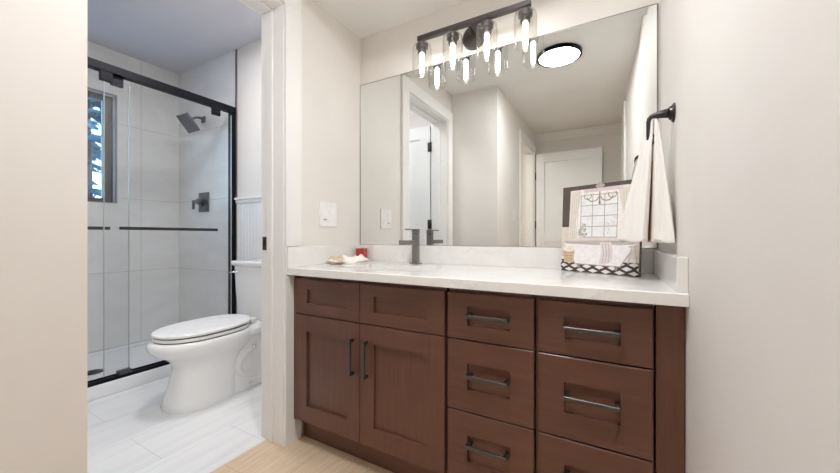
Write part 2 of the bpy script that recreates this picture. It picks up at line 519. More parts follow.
# crown moulding at the end of the hall
bm = bm_new()
add_prism(bm, [(XH, YF, ZH), (XH, YF, ZH-0.085), (XH, YF+0.012, ZH-0.085), (XH, YF+0.02, ZH-0.07), (XH, YF+0.06, ZH-0.02), (XH, YF+0.07, ZH-0.012), (XH, YF+0.07, ZH)], (1.476-XH, 0, 0))
struct('trim_8', bm, M['trim'], 'white crown moulding on the far wall of the hall', 'trim')
# casing and closed door on the hall's right side
bm = bm_new()
add_box(bm, 1.458, 1.476, -2.09, -2.0, 0, 2.24, 0.002, 1); add_box(bm, 1.458, 1.476, -2.98, -2.89, 0, 2.24, 0.002, 1); add_box(bm, 1.458, 1.476, -2.89, -2.09, 2.15, 2.24, 0.002, 1)
struct('trim_9', bm, M['trim'], 'white casing on the right wall of the hall in the mirror', 'trim')
d = struct('door_3', (lambda bm: (door_leaf(bm, -2.889, -2.091, 1.468, 1.4765, 0.01, 2.149, lambda u, t, z: (t - 0.0 if t < 1.47 else t, u, z), [(0.22, 0.92), (1.04, 2.0)]), bm)[1])(bm_new()), M['door'], 'white closed door on the right wall of the hall', 'door')
# baseboards
struct('baseboard_right', box(XR-0.014, XR, -1.25, -0.52, 0, 0.11, 0.003), M['trim'], 'white baseboard on the right wall', 'baseboard')
struct('baseboard_hall', box(XH, XH+0.014, HD1+0.085, YRET, 0, 0.11, 0.003), M['trim'], 'white baseboard on the hall wall', 'baseboard')
struct('baseboard_far', box(XH, 1.476, YF, YF+0.014, 0, 0.11, 0.003), M['trim'], 'white baseboard on the far wall', 'baseboard')
struct('baseboard_return', box(0.018, XH+0.014, YRET, YRET+0.014, 0, 0.11, 0.003), M['trim'], 'white baseboard on the short wall by the doorway', 'baseboard')

# window in the shower
wf = bm_new()
FX0, FX1 = XB-0.13, XB-0.085
FW = 0.045
add_box(wf, FX0, FX1, WY1-0.02-FW, WY1, WZ0, WZ1, 0.003, 1)
add_box(wf, FX0, FX1, WY0, WY0+FW, WZ0, WZ1, 0.003, 1)
add_box(wf, FX0, FX1, WY0+FW, WY1-0.02-FW, WZ0, WZ0+FW, 0.003, 1)
add_box(wf, FX0, FX1, WY0+FW, WY1-0.02-FW, WZ1-FW, WZ1, 0.003, 1)
M['frame'] = plain('dark_bronze_window_frame', (0.125, 0.12, 0.118), 0.45, 0.3)
wn_ = struct('window_1', wf, M['frame'], 'dark framed window set in the shower tile', 'window')
obj('window_pane', box(FX0+0.018, FX0+0.024, WY0+FW-0.004, WY1-0.02-FW+0.004, WZ0+FW-0.004, WZ1-FW+0.004), M['pane'], wn_)
bm = bm_new()
e = 0.007
add_box(bm, XB-0.02, XB+0.0015, WY1-e, WY1+0.001, WZ0-0.001, WZ1+0.001); add_box(bm, XB-0.02, XB+0.0015, WY0-0.001, WY0+e, WZ0-0.001, WZ1+0.001)
add_box(bm, XB-0.02, XB+0.0015, WY0, WY1, WZ0-0.001, WZ0+e); add_box(bm, XB-0.02, XB+0.0015, WY0, WY1, WZ1-e, WZ1+0.001)
obj('edge_trim', bm, M['gunmetal'], wn_)

# ------------------------------------------------------------------ outside the window
M['snow'] = plain('pale_snowy_ground', (0.70, 0.76, 0.80), 0.9)
g = struct('ground', box(-16, XB-0.14, -10, 9, -0.8, -0.6), M['snow'], 'pale ground outside the window', 'ground')
M['needle'] = plain('blue_green_needles', (0.07, 0.145, 0.16), 0.7, var=0.3)
M['bark'] = plain('grey_brown_bark', (0.10, 0.08, 0.07), 0.9)
def conifer(loc, h, r, label):
    t_ = thing('conifer_tree', label, 'tree', loc, 'conifers outside the shower window')
    L = Vector(loc)
    bm = bm_new(); add_tube(bm, [L, L+Vector((0, 0, h*0.97))], [0.14, 0.02], 8)
    obj('trunk', bm, M['bark'], t_)
    bm = bm_new()
    for i in range(26):
        k = i/25
        z = 0.5 + (h-0.6)*k
        rr = r*(1-k*0.85)
        for j in range(5):
            a = random.uniform(0, 2*PI)
            ln = rr*random.uniform(0.7, 1.1)
            d = Vector((math.cos(a), math.sin(a), -0.18)).normalized()
            s_ = Vector((-d.y, d.x, 0)).normalized()
            p0 = L+Vector((0, 0, z))
            for m_ in range(7):
                f0 = (m_+0.6)/7
                q = p0 + d*ln*f0
                for sg in (-1, 1):
                    tip = q + (s_*sg*0.8 + d*0.7 + Vector((0, 0, random.uniform(-.5, .25)))).normalized()*0.30*random.uniform(.6, 1.2)
                    n_ = Vector((random.uniform(-.04, .04), random.uniform(-.04, .04), 0.045))
                    vs = [bm.verts.new(q-n_), bm.verts.new(tip), bm.verts.new(q+n_)]
                    bm.faces.new(vs)
    obj('foliage', bm, M['needle'], t_)
conifer((-5.6, 0.35, -0.6), 5.6, 1.5, 'blue-green conifer nearest the shower window')
conifer((-9.0, -1.6, -0.6), 6.4, 1.7, 'taller conifer standing behind the nearest one')
conifer((-10.6, 3.3, -0.6), 5.4, 1.6, 'conifer farthest to the right through the window')

# ------------------------------------------------------------------ shower
sh = thing('shower_pan', 'white shower pan with a raised front curb', 'shower pan', ((XB+XG)/2, -0.67, 0))
bm = bm_new()
add_box(bm, XG-0.045, XG+0.035, YN, YB-0.009, 0, 0.085, 0.008, 3)
obj('curb', bm, M['pan'], sh, 40)
bm = bm_new()
add_box(bm, XB, XG-0.045, YN, YB-0.004, 0, 0.03)
add_box(bm, XB, XB+0.03, YN, YB-0.004, 0.03, 0.055, 0.006, 2)
add_box(bm, XB+0.03, XG-0.045, YB-0.034, YB-0.004, 0.03, 0.055, 0.006, 2)
obj('tray', bm, M['pan'], sh, 40)
bm = bm_new(); add_lathe(bm, [(0.055, 0.030), (0.055, 0.034), (0.048, 0.035)], (-1.84, -0.69, 0), seg=32)
for r in (0.015, 0.028, 0.04): add_lathe(bm, [(r, 0.0345), (r, 0.037), (r+0.004, 0.037), (r+0.004, 0.0345)], (-1.84, -0.69, 0), seg=28, cap0=False, cap1=False)
obj('drain', bm, M['bronze'], sh)

sd = thing('shower_enclosure', 'black framed sliding glass shower enclosure left of the toilet', 'shower door', (XG, -0.67, 0.085))
bm = bm_new(); add_box(bm, XG-0.025, XG+0.025, YN, YB-0.009, 2.02, 2.072, 0.003, 2)
obj('header_rail', bm, M['black'], sd)
bm = bm_new(); add_box(bm, XG-0.028, XG+0.018, YB-0.045, YB-0.009, 0.085, 2.02, 0.002, 1)
add_lathe(bm, [(0.006, 0), (0.006, 0.003), (0.003, 0.004)], (XG+0.018, YB-0.028, 1.83), 'X', 12)
obj('wall_post', bm, M['black'], sd)
bm = bm_new(); add_box(bm, XG-0.025, XG+0.030, YN, YB-0.009, 0.085, 0.107, 0.002, 1); add_box(bm, XG-0.004, XG+0.004, YN, YB-0.01, 0.107, 0.115)
obj('bottom_track', bm, M['black'], sd)
bm = bm_new(); add_box(bm, XG-0.02, XG+0.034, -0.705, -0.635, 0.106, 0.128, 0.004, 2)
obj('door_guide', bm, M['fixture'], sd)
def glass_panel(x0, y0, y1, bar0, bar1, rollers, xbar):
    p = obj('glass_panel', box(x0, x0+0.007, y0, y1, 0.118, 1.995, 0.001, 1), M['glass'], sd)
    for ry in rollers:
        b = bm_new(); add_box(b, x0-0.008, x0+0.015, ry-0.032, ry+0.032, 1.958, 2.021, 0.003, 2)
        obj('roller_bracket', b, M['black'], p)
    b = bm_new(); add_box(b, xbar, xbar+0.010, bar0, bar1, 1.034, 1.054, 0.002, 1)
    for yy in (bar0+0.03, bar1-0.03): add_tube(b, [(x0+0.003, yy, 1.044), (xbar+0.004, yy, 1.044)], 0.008)
    obj('bar_handle', b, M['bronze'], p)
    for yy in (y0, y1): obj('edge_strip', box(x0-0.0005, x0+0.0075, yy-0.002, yy+0.002, 0.118, 1.995), M['edge'], p)
    return p
glass_panel(XG+0.012, -0.775, 0.035, -0.715, -0.10, (-0.765, -0.09), XG+0.055)
glass_panel(XG-0.019, -1.40, -0.638, -1.32, -0.722, (-1.32, -0.702), XG-0.060+0.0)

# shower head and valve
hd = thing('rain_shower', 'square dark grey rain shower head on a short arm', 'shower head', (-1.872, YB-0.004, 2.052))
bm = bm_new(); add_box(bm, -1.90, -1.845, YB-0.016, YB-0.004, 2.025, 2.08, 0.003, 2)
obj('flange', bm, M['shower_metal'], hd)
arm = []
P0, P1, P2 = Vector((-1.872, YB-0.012, 2.052)), Vector((-1.872, 0.0, 2.075)), Vector((-1.872, -0.04, 2.005))
for i in range(13):
    k = i/12
    arm.append(P0*(1-k)**2 + P1*2*k*(1-k) + P2*k*k)
bm = bm_new(); add_tube(bm, arm, 0.010, 12)
obj('arm', bm, M['shower_metal'], hd)
# plate: top edge forward, bottom edge towards the wall
pc = Vector((-1.885, -0.049, 1.988)); ev = Vector((0, 0.101, -0.122)).normalized(); nv = Vector((0, -0.122, -0.101)).normalized()
mt = Matrix(((1, ev.x, nv.x, pc.x), (0, ev.y, nv.y, pc.y), (0, ev.z, nv.z, pc.z), (0, 0, 0, 1)))
bm = box(-0.082, 0.082, -0.080, 0.080, -0.006, 0.006, 0.003, 2, mat=mt)
obj('spray_plate', bm, M['shower_metal'], hd)
bm = bm_new()
for i in range(7):
    for j in range(7):
        c0 = mt @ Vector((-0.066+0.022*i, -0.066+0.022*j, 0.006)); c1 = mt @ Vector((-0.066+0.022*i, -0.066+0.022*j, 0.009))
        add_tube(bm, [c0, c1], 0.0028, 6)
obj('nozzles', bm, M['black'], hd)
vl = thing('shower_valve', 'dark grey square shower valve below the shower head', 'shower valve', (-1.865, YB-0.004, 1.30))
obj('escutcheon', box(-1.945, -1.785, YB-0.014, YB-0.004, 1.215, 1.39, 0.003, 2), M['shower_metal'], vl)
bm = bm_new(); add_lathe(bm, [(0.028, 0), (0.028, -0.05), (0.024, -0.055)], (-1.865, YB-0.014, 1.305), 'Y', 24); add_box(bm, -1.925, -1.85, YB-0.075, YB-0.055, 1.288, 1.318, 0.004, 2)
obj('stem', bm, M['shower_metal'], vl)
obj('lever', box(-1.932, -1.914, YB-0.078, YB-0.058, 1.235, 1.318, 0.004, 2), M['shower_metal'], vl)

# toilet paper holder on the toilet-room side of the left wall (seen only in the shower glass)
tp = thing('toilet_paper_holder', 'toilet paper roll on a wall holder, faintly reflected in the shower glass', 'toilet paper holder', (-WT, -0.30, 0.90))
bm = bm_new()
for yy in (-0.395, -0.215):
    add_lathe(bm, [(0.022, 0), (0.022, -0.008), (0.009, -0.012), (0.009, -0.07)], (-WT, yy, 0.90), 'X', 16)
add_tube(bm, [(-WT-0.062, -0.395, 0.90), (-WT-0.062, -0.215, 0.90)], 0.006)
obj('bracket', bm, M['bronze'], tp)
bm = bm_new(); add_lathe(bm, [(0.02, -0.05), (0.045, -0.05), (0.045, 0.05), (0.02, 0.05)], (-WT-0.062, -0.305, 0.893), 'Y', 28, cap0=False, cap1=False)
obj('paper_roll', bm, M['white_cloth'], tp)

# ------------------------------------------------------------------ toilet
TX = -0.845
tl = thing('toilet', 'white elongated toilet with its lid closed, in front of beadboard', 'toilet', (TX, -0.35, 0))
def egg(yf, yb, hw, z, n=48, sq=2.15, flat=0.35):
    # outline: rounded front, fuller back
    pts = []
    for i in range(n):
        a = 2*PI*i/n
        c, s = math.cos(a), math.sin(a)
        xx = hw*math.copysign(abs(s)**(2/sq), s)
        ym = yb*0.42 + yf*0.58
        if c >= 0: yy = ym + (yb-ym)*abs(c)**(2/3.2)
        else: yy = ym - (ym-yf)*abs(c)**(2/1.9)
        pts.append((TX+xx, yy, z))
    return pts
bm = bm_new()
lv = [(0.0, -.690, -.30, .156), (0.012, -.694, -.30, .158), (0.04, -.686, -.30, .153), (0.12, -.662, -.30, .138), (0.19, -.645, -.29, .130), (0.235, -.640, -.27, .134), (0.27, -.658, -.24, .150), (0.30, -.695, -.21, .170), (0.325, -.735, -.19, .184), (0.35, -.757, -.18, .193), (0.37, -.763, -.17, .196), (0.388, -.757, -.165, .193), (0.396, -.747, -.165, .187), (0.398, -.738, -.17, .180)]
add_loft(bm, [egg(a, b, c, z) for z, a, b, c in lv])
obj('bowl', bm, M['ceramic'], tl, 50)
def rrect(x0, x1, y0, y1, z, r, n=6):
    pts = []
    for cx, cy, a0 in ((x1-r, y1-r, 0), (x0+r, y1-r, 90), (x0+r, y0+r, 180), (x1-r, y0+r, 270)):
        for k in range(n+1):
            a = math.radians(a0+90*k/n)
            pts.append((cx+r*math.cos(a), cy+r*math.sin(a), z))
    return pts
bm = bm_new()
add_loft(bm, [rrect(TX-h, TX+h, y0, 0.055, z, 0.04) for z, h, y0 in ((0, .128, -.42), (0.012, .128, -.42), (0.03, .115, -.40), (0.10, .100, -.38), (0.20, .098, -.36), (0.28, .108, -.33), (0.32, .125, -.30), (0.345, .155, -.29), (0.365, .185, -.28), (0.395, .195, -.27), (0.402, .190, -.265))])
obj('pedestal', bm, M['ceramic'], tl, 50)
# trapway relief on both flanks
for sg in (-1, 1):
    bm = bm_new()
    xs = TX+sg*0.088
    ctrl = [(-.02, .335), (-.08, .325), (-.15, .298), (-.22, .252), (-.285, .205), (-.318, .155), (-.300, .105), (-.245, .075), (-.18, .06), (-.12, .055)]
    pts = []
    for i in range(1, len(ctrl)-2):
        p0, p1, p2, p3 = (Vector((0, *ctrl[i+q])) for q in (-1, 0, 1, 2))
        for k in range(6):
            f_ = k/6
            q = 0.5*((2*p1) + (p2-p0)*f_ + (2*p0-5*p1+4*p2-p3)*f_*f_ + (3*p1-p0-3*p2+p3)*f_**3)
            pts.append((xs - sg*0.006, q.y, q.z))
    add_tube(bm, pts, 0.030, 16)
    obj('trapway', bm, M['ceramic'], tl)
    bm = bm_new(); add_lathe(bm, [(0.016, 0), (0.016, 0.008), (0.01, 0.016), (0.001, 0.018)], (TX+sg*0.112, -0.24, 0.018), seg=18)
    obj('bolt_cap', bm, M['ceramic'], tl)
bm = bm_new()
add_loft(bm, [egg(a, b, c, z) for z, a, b, c in ((0.404, -.732, -.215, .180), (0.406, -.737, -.212, .184), (0.418, -.737, -.212, .184), (0.421, -.732, -.215, .180))])
obj('seat', bm, M['plastic'], tl, 40)
bm = bm_new()
def eggtilt(a, b, c, z):
    return [(p[0], p[1], p[2]+0.02*(p[1]+0.75)/0.55*0.35) for p in egg(a, b, c, z)]
add_loft(bm, [eggtilt(a, b, c, z) for z, a, b, c in ((0.427, -.733, -.205, .180), (0.429, -.738, -.200, .185), (0.440, -.738, -.200, .185), (0.446, -.730, -.205, .178), (0.4475, -.70, -.22, .156))])
obj('lid', bm, M['plastic'], tl, 40)
for dx in (-0.075, 0.075): obj('hinge', box(TX+dx-0.022, TX+dx+0.022, -0.225, -0.18, 0.402, 0.440, 0.008, 3), M['plastic'], tl, 40)
bm = bm_new(); add_loft(bm, [egg(-.730, -.215, .178, 0.3975), egg(-.730, -.215, .178, 0.4045)])
obj('seat_gap', bm, M['seam'], tl)
bm = bm_new(); add_loft(bm, [egg(-.730, -.215, .178, 0.4205), egg(-.730, -.215, .178, 0.4285)])
obj('lid_gap', bm, M['seam'], tl)
bm = bm_new()
add_loft(bm, [rrect(TX-h, TX+h, y0, 0.06, z, 0.045) for z, h, y0 in ((0.402, .180, -.125), (0.41, .200, -.135), (0.45, .214, -.142), (0.60, .224, -.150), (0.775, .231, -.155))])
obj('tank', bm, M['ceramic'], tl, 50)
bm = bm_new()
add_loft(bm, [rrect(TX-h, TX+h, -h+0.080, 0.066, z, 0.04) for z, h in ((0.775, .234), (0.782, .242), (0.790, .248), (0.806, .249), (0.812, .246), (0.815, .238))])
obj('tank_lid', bm, M['ceramic'], tl, 50)
bm = bm_new(); add_lathe(bm, [(0.014, 0.002), (0.014, -0.008), (0.009, -0.016)], (TX-0.180, -0.152, 0.735), 'Y', 16)
add_tube(bm, [(TX-0.180, -0.166, 0.735), (TX-0.205, -0.171, 0.733), (TX-0.228, -0.171, 0.728)], [0.006, 0.0055, 0.0075])
obj('flush_lever', bm, M['chrome'], tl)
bm = bm_new(); add_lathe(bm, [(0.011, -0.02), (0.011, 0.012), (0.008, 0.016), (0.001, 0.017)], (TX+0.105, -0.215, 0.262), 'X', 18)
obj('side_fitting', bm, M['chrome'], tl)

# lamp added out of view to brighten the toilet room
dl = thing('ceiling_light', 'unseen round lamp added to brighten the toilet room', 'ceiling lamp', (-0.66, -0.52, ZB))
bm = bm_new(); add_lathe(bm, [(0.21, 0), (0.215, -0.005), (0.215, -0.03), (0.20, -0.034), (0.20, -0.024)], (-0.66, -0.52, ZB), seg=48, cap1=False)
obj('rim', bm, M['black'], dl)
bm = bm_new(); add_lathe(bm, [(0.20, -0.024), (0.197, -0.030), (0.001, -0.034)], (-0.66, -0.52, ZB), seg=48)
obj('diffuser', bm, M['bath_fill'], dl)
# unseen lamp added to spill light through the hall doorway
dl = thing('ceiling_light', 'unseen round lamp added in the side room to brighten the hall', 'ceiling lamp', (-0.15, -2.05, ZH))
bm = bm_new(); add_lathe(bm, [(0.16, 0), (0.165, -0.005), (0.165, -0.03), (0.15, -0.034), (0.15, -0.024)], (-0.15, -2.05, ZH), seg=48, cap1=False)
obj('rim', bm, M['black'], dl)
bm = bm_new(); add_lathe(bm, [(0.15, -0.024), (0.147, -0.030), (0.001, -0.034)], (-0.15, -2.05, ZH), seg=48)
obj('diffuser', bm, M['side'], dl)

# ------------------------------------------------------------------ vanity
YD = -0.53      # front of the doors
YC = -0.51      # front of the carcasses
ZT = 0.810      # top of the carcasses
ZK = 0.115      # bottom of the carcasses
def shaker(x0, x1, z0, z1, rx0, rx1, rz0, rz1, rec=0.012):
    bm = bm_new()
    def V(x, y, z): return bm.verts.new((x, y, z))
    b = 0.0015
    o0 = [V(x0, YC-0.0004, z0), V(x1, YC-0.0004, z0), V(x1, YC-0.0004, z1), V(x0, YC-0.0004, z1)]
    o1 = [V(x0, YD+b, z0), V(x1, YD+b, z0), V(x1, YD+b, z1), V(x0, YD+b, z1)]
    o2 = [V(x0+b, YD, z0+b), V(x1-b, YD, z0+b), V(x1-b, YD, z1-b), V(x0+b, YD, z1-b)]
    i0 = [V(rx0, YD, rz0), V(rx1, YD, rz0), V(rx1, YD, rz1), V(rx0, YD, rz1)]
    i1 = [V(rx0, YD+rec, rz0), V(rx1, YD+rec, rz0), V(rx1, YD+rec, rz1), V(rx0, YD+rec, rz1)]
    for A, B in ((o0, o1), (o1, o2), (o2, i0), (i0, i1)):
        for k in range(4): bm.faces.new((A[k], A[(k+1) % 4], B[(k+1) % 4], B[k]))
    bm.faces.new(i1); bm.faces.new(list(reversed(o0)))
    return bm
def pull_h(xc, z, w, ybase):
    bm = bm_new()
    y1 = YD-0.030; y0 = y1+0.009
    add_box(bm, xc-w/2, xc+w/2, y1, y0, z-0.0065, z+0.0065, 0.0012, 1)
    for sx in (-1, 1):
        xx = xc+sx*(w/2-0.0075)
        add_box(bm, xx-0.0075, xx+0.0075, y0-0.001, ybase, z-0.0055, z+0.0055, 0.001, 1)
    return bm
def pull_v(x, zc, h):
    bm = bm_new()
    y1 = YD-0.030; y0 = y1+0.009
    add_box(bm, x-0.0065, x+0.0065, y1, y0, zc-h/2, zc+h/2, 0.0012, 1)
    for sz in (-1, 1):
        zz = zc+sz*(h/2-0.0065)
        add_box(bm, x-0.0055, x+0.0055, y0-0.001, YD, zz-0.0065, zz+0.0065, 0.001, 1)
    return bm
def carcass(x0, x1, rail=False, stile=0.0):
    bm = bm_new()
    add_box(bm, x0, x0+0.016, YC-stile, -0.004, ZK, ZT); add_box(bm, x1-0.016, x1, YC, -0.004, ZK, ZT)
    add_box(bm, x0+0.016, x1-0.016, YC, -0.004, ZK, ZK+0.016)
    add_box(bm, x0+0.016, x1-0.016, -0.010, -0.004, ZK+0.016, ZT)
    add_box(bm, x0+0.016, x1-0.016, YC, YC+0.018, ZT-0.035, ZT)
    if rail: add_box(bm, x0+0.016, x1-0.016, YC+0.002, YC+0.018, 0.600, 0.645)
    return bm

tk = obj('toe_kick', box(0.020, 1.521, -0.462, -0.452, 0.0, ZK-0.0005), M['cab_h']); tag(tk, 'dark brown recessed toe kick running under the vanity cabinets', 'toe kick')

sc = thing('sink_cabinet', 'dark brown two-door sink cabinet at the left end of the vanity', 'cabinet', (0.42, -0.26, ZK))
obj('carcass', carcass(0.0195, 0.8215, True, 0.014), M['cab_v'], sc)
FT, FB = 0.792, 0.629
obj('false_front', shaker(0.0385, 0.4255, FB, FT, 0.113, 0.350, 0.679, 0.744), M['cab_h'], sc)
obj('false_front', shaker(0.4285, 0.821, FB, FT, 0.500, 0.745, 0.679, 0.744), M['cab_h'], sc)
dr = obj('door', shaker(0.0385, 0.4255, 0.122, 0.624, 0.110, 0.355, 0.200, 0.547), M['cab_v'], sc)
obj('handle', pull_v(0.393, 0.482, 0.152), M['pull'], dr)['label'] = 'dark metal bar handle'
dr = obj('door', shaker(0.4285, 0.821, 0.122, 0.624, 0.500, 0.745, 0.200, 0.547), M['cab_v'], sc)
obj('handle', pull_v(0.467, 0.482, 0.152), M['pull'], dr)['label'] = 'dark metal bar handle'

def drawer_cabinet(x0, x1, c0, c1, label):
    t_ = thing('drawer_cabinet', label, 'cabinet', ((x0+x1)/2, -0.26, ZK), 'three-drawer cabinets in the vanity')
    obj('carcass', carcass(c0, c1), M['cab_v'], t_)
    xc = (x0+x1)/2
    for z0, z1, hz in ((0.629, 0.792, 0.716), (0.376, 0.624, 0.508), (0.122, 0.371, 0.267)):
        d_ = obj('drawer', shaker(x0, x1, z0, z1, xc-0.0745, xc+0.0745, z0+0.076 if z1-z0 > 0.2 else 0.679, z1-0.078 if z1-z0 > 0.2 else 0.744), M['cab_h'], t_)
        obj('handle', pull_h(xc+0.0, hz, 0.1465, YD+0.012), M['pull'], d_)['label'] = 'dark metal bar handle'
    return t_
drawer_cabinet(0.833, 1.135, 0.8325, 1.1355, 'dark brown three-drawer cabinet in the middle of the vanity')
drawer_cabinet(1.149, 1.449, 1.1385, 1.453, 'dark brown three-drawer cabinet at the right end by the wall filler')
fp = obj('filler_panel', box(1.4575, 1.522, YC-0.001, YC+0.018, ZK, ZT, 0.001, 1), M['cab_v']); tag(fp, 'plain dark brown filler strip between drawers and right wall', 'filler panel')

# countertop with sink cutout and splashes
CT, CB = 0.845, 0.811
ct = thing('countertop', 'white quartz countertop with low splashes across the whole vanity', 'countertop', (0.76, -0.27, CB))
SX0, SX1, SY0, SY1 = 0.215, 0.668, -0.452, -0.200
def cutslab():
    bm = bm_new()
    n = 6
    inner_t = rrect(SX0, SX1, SY0, SY1, CT, 0.035, n)
    ox0, ox1, oy0, oy1 = 0.0, 1.523, -0.560, -0.0
    # outer loop sampled to match the inner loop corner by corner
    def outer(z):
        pts = []
        for (cx, cy) in ((ox1, oy1), (ox0, oy1), (ox0, oy0), (ox1, oy0)):
            for k in range(n+1): pts.append((cx, cy, z))
        return pts
    vi_t = [bm.verts.new(p) for p in inner_t]; vi_b = [bm.verts.new((p[0], p[1], CB)) for p in inner_t]
    cor_t = [bm.verts.new(p) for p in ((ox1, oy1, CT), (ox0, oy1, CT), (ox0, oy0+0.003, CT), (ox1, oy0+0.003, CT))]
    cor_e = [None, None, bm.verts.new((ox0, oy0, CT-0.003)), bm.verts.new((ox1, oy0, CT-0.003))]
    cor_b = [bm.verts.new(p) for p in ((ox1, oy1, CB), (ox0, oy1, CB), (ox0, oy0, CB), (ox1, oy0, CB))]
    N = len(vi_t)
    for vi, co in ((vi_t, cor_t), (vi_b, cor_b)):
        for q in range(4):
            for k in range(n):
                a = q*(n+1)+k
                bm.faces.new((co[q], vi[a+1], vi[a]))
            a = q*(n+1)+n; b = (a+1) % N
            bm.faces.new((co[q], co[(q+1) % 4], vi[b], vi[a]))
    for k in range(N): bm.faces.new((vi_t[k], vi_t[(k+1) % N], vi_b[(k+1) % N], vi_b[k]))
    bm.faces.new((cor_t[0], cor_t[1], cor_b[1], cor_b[0]))
    bm.faces.new((cor_t[1], cor_t[2], cor_e[2], cor_b[2], cor_b[1]))
    bm.faces.new((cor_t[2], cor_t[3], cor_e[3], cor_e[2])); bm.faces.new((cor_e[2], cor_e[3], cor_b[3], cor_b[2]))
    bm.faces.new((cor_t[3], cor_t[0], cor_b[0], cor_b[3], cor_e[3]))
    return bm
obj('slab', cutslab(), M['quartz'], ct)
obj('back_splash', box(0.0205, 1.4985, -0.020, -0.0005, CT, 0.9415, 0.0015, 2), M['quartz'], ct)
obj('side_splash', box(0.0003, 0.020, -0.561, -0.0005, CT, 0.9415, 0.0015, 2), M['quartz'], ct)
obj('side_splash', box(1.499, 1.5235, -0.550, -0.0005, CT, 0.9375, 0.0015, 2), M['quartz'], ct)

sk_ = thing('sink', 'white undermount basin sunk into the quartz below the faucet', 'sink', (0.44, -0.326, CB))
bm = bm_new()
add_loft(bm, [rrect(SX0-i, SX1+i, SY0-i, SY1+i, z, 0.035) for z, i in ((0.8105, 0.012), (0.8105, 0.004), (0.78, 0.0), (0.70, -0.012), (0.685, -0.03), (0.680, -0.06))], cap0=False)
obj('basin', bm, M['ceramic'], sk_, 60)
bm = bm_new(); add_lathe(bm, [(0.022, 0.6805), (0.022, 0.683), (0.012, 0.682)], ((SX0+SX1)/2, -0.30, 0), seg=24)
obj('drain', bm, M['gunmetal'], sk_)

fc = thing('faucet', 'gunmetal single-handle square faucet standing behind the sink', 'faucet', (0.445, -0.088, CT))
FXc, FYc = 0.445, -0.088
obj('base_plate', box(FXc-0.024, FXc+0.024, FYc-0.024, FYc+0.024, CT, CT+0.006, 0.0015, 1), M['gunmetal'], fc)
obj('body', box(FXc-0.0155, FXc+0.0155, FYc-0.0155, FYc+0.0155, CT+0.006, 1.004, 0.0025, 2), M['gunmetal'], fc)
obj('spout', box(FXc-0.017, FXc+0.017, FYc-0.140, FYc-0.015, 0.950, 0.972, 0.002, 2), M['gunmetal'], fc)
hb = obj('handle', box(FXc-0.016, FXc+0.016, FYc-0.015, FYc+0.017, 1.007, 1.024, 0.002, 2), M['gunmetal'], fc)
obj('lever', box(FXc-0.016, FXc+0.016, FYc-0.087, FYc+0.016, 1.0245, 1.0315, 0.0015, 1), M['gunmetal'], hb)
obj('joint', box(FXc-0.013, FXc+0.013, FYc-0.013, FYc+0.013, 1.004, 1.007), M['black'], fc)

# mirror
mr = thing('wall_mirror', 'wide frameless mirror over the countertop splash', 'mirror', (0.755, -0.003, 0.943))
obj('mirror_glass', box(0.004, 1.510, -0.006, -0.001, 0.944, 1.921), M['mirror'], mr)
bm = bm_new()
add_box(bm, 0.0005, 0.0038, -0.008, -0.0008, 0.943, 1.9215); add_box(bm, 1.5102, 1.5155, -0.008, -0.0008, 0.943, 1.9215)
add_box(bm, 0.0038, 1.5102, -0.008, -0.0008, 0.942, 0.9438); add_box(bm, 0.0038, 1.5102, -0.0075, -0.0008, 1.9212, 1.9235)
obj('mirror_edge', bm, M['gunmetal'], mr)

# light switches
def switch(name, x, y0, y1, z0, z1, nx, rockers, label):
    t_ = thing(name, label, 'light switch', (x, (y0+y1)/2, (z0+z1)/2))
    obj('plate', box(x, x+nx*0.006, y0, y1, z0, z1, 0.002, 2) if nx > 0 else box(x-0.006, x, y0, y1, z0, z1, 0.002, 2), M['plastic'], t_)
    n = rockers; wd = (y1-y0)/ (n*2.0+0.0 if n == 1 else n*1.75)
    for k in range(n):
        yc = y0+(y1-y0)*(k+0.5)/n + (0.006*(1 if k == 0 else -1) if n == 2 else 0)
        zc = (z0+z1)/2
        r_ = obj('rocker', box(x+nx*0.0055, x+nx*0.0085, yc-0.017, yc+0.017, zc-0.034, zc+0.034, 0.001, 1), M['plastic'], t_)
        obj('indicator', box(x+nx*0.0085, x+nx*0.0088, yc-0.011, yc+0.011, zc-0.030, zc-0.026), M['seam'] if k == 0 else M['plastic'], r_)
switch('light_switch', 0.0, -0.345, -0.217, 1.045, 1.178, 1, 2, 'white double rocker switch on the wall left of the mirror')
switch('light_switch', XH, -2.01, -1.94, 1.16, 1.28, 1, 1, 'small single white switch on the hall wall, seen in the mirror')

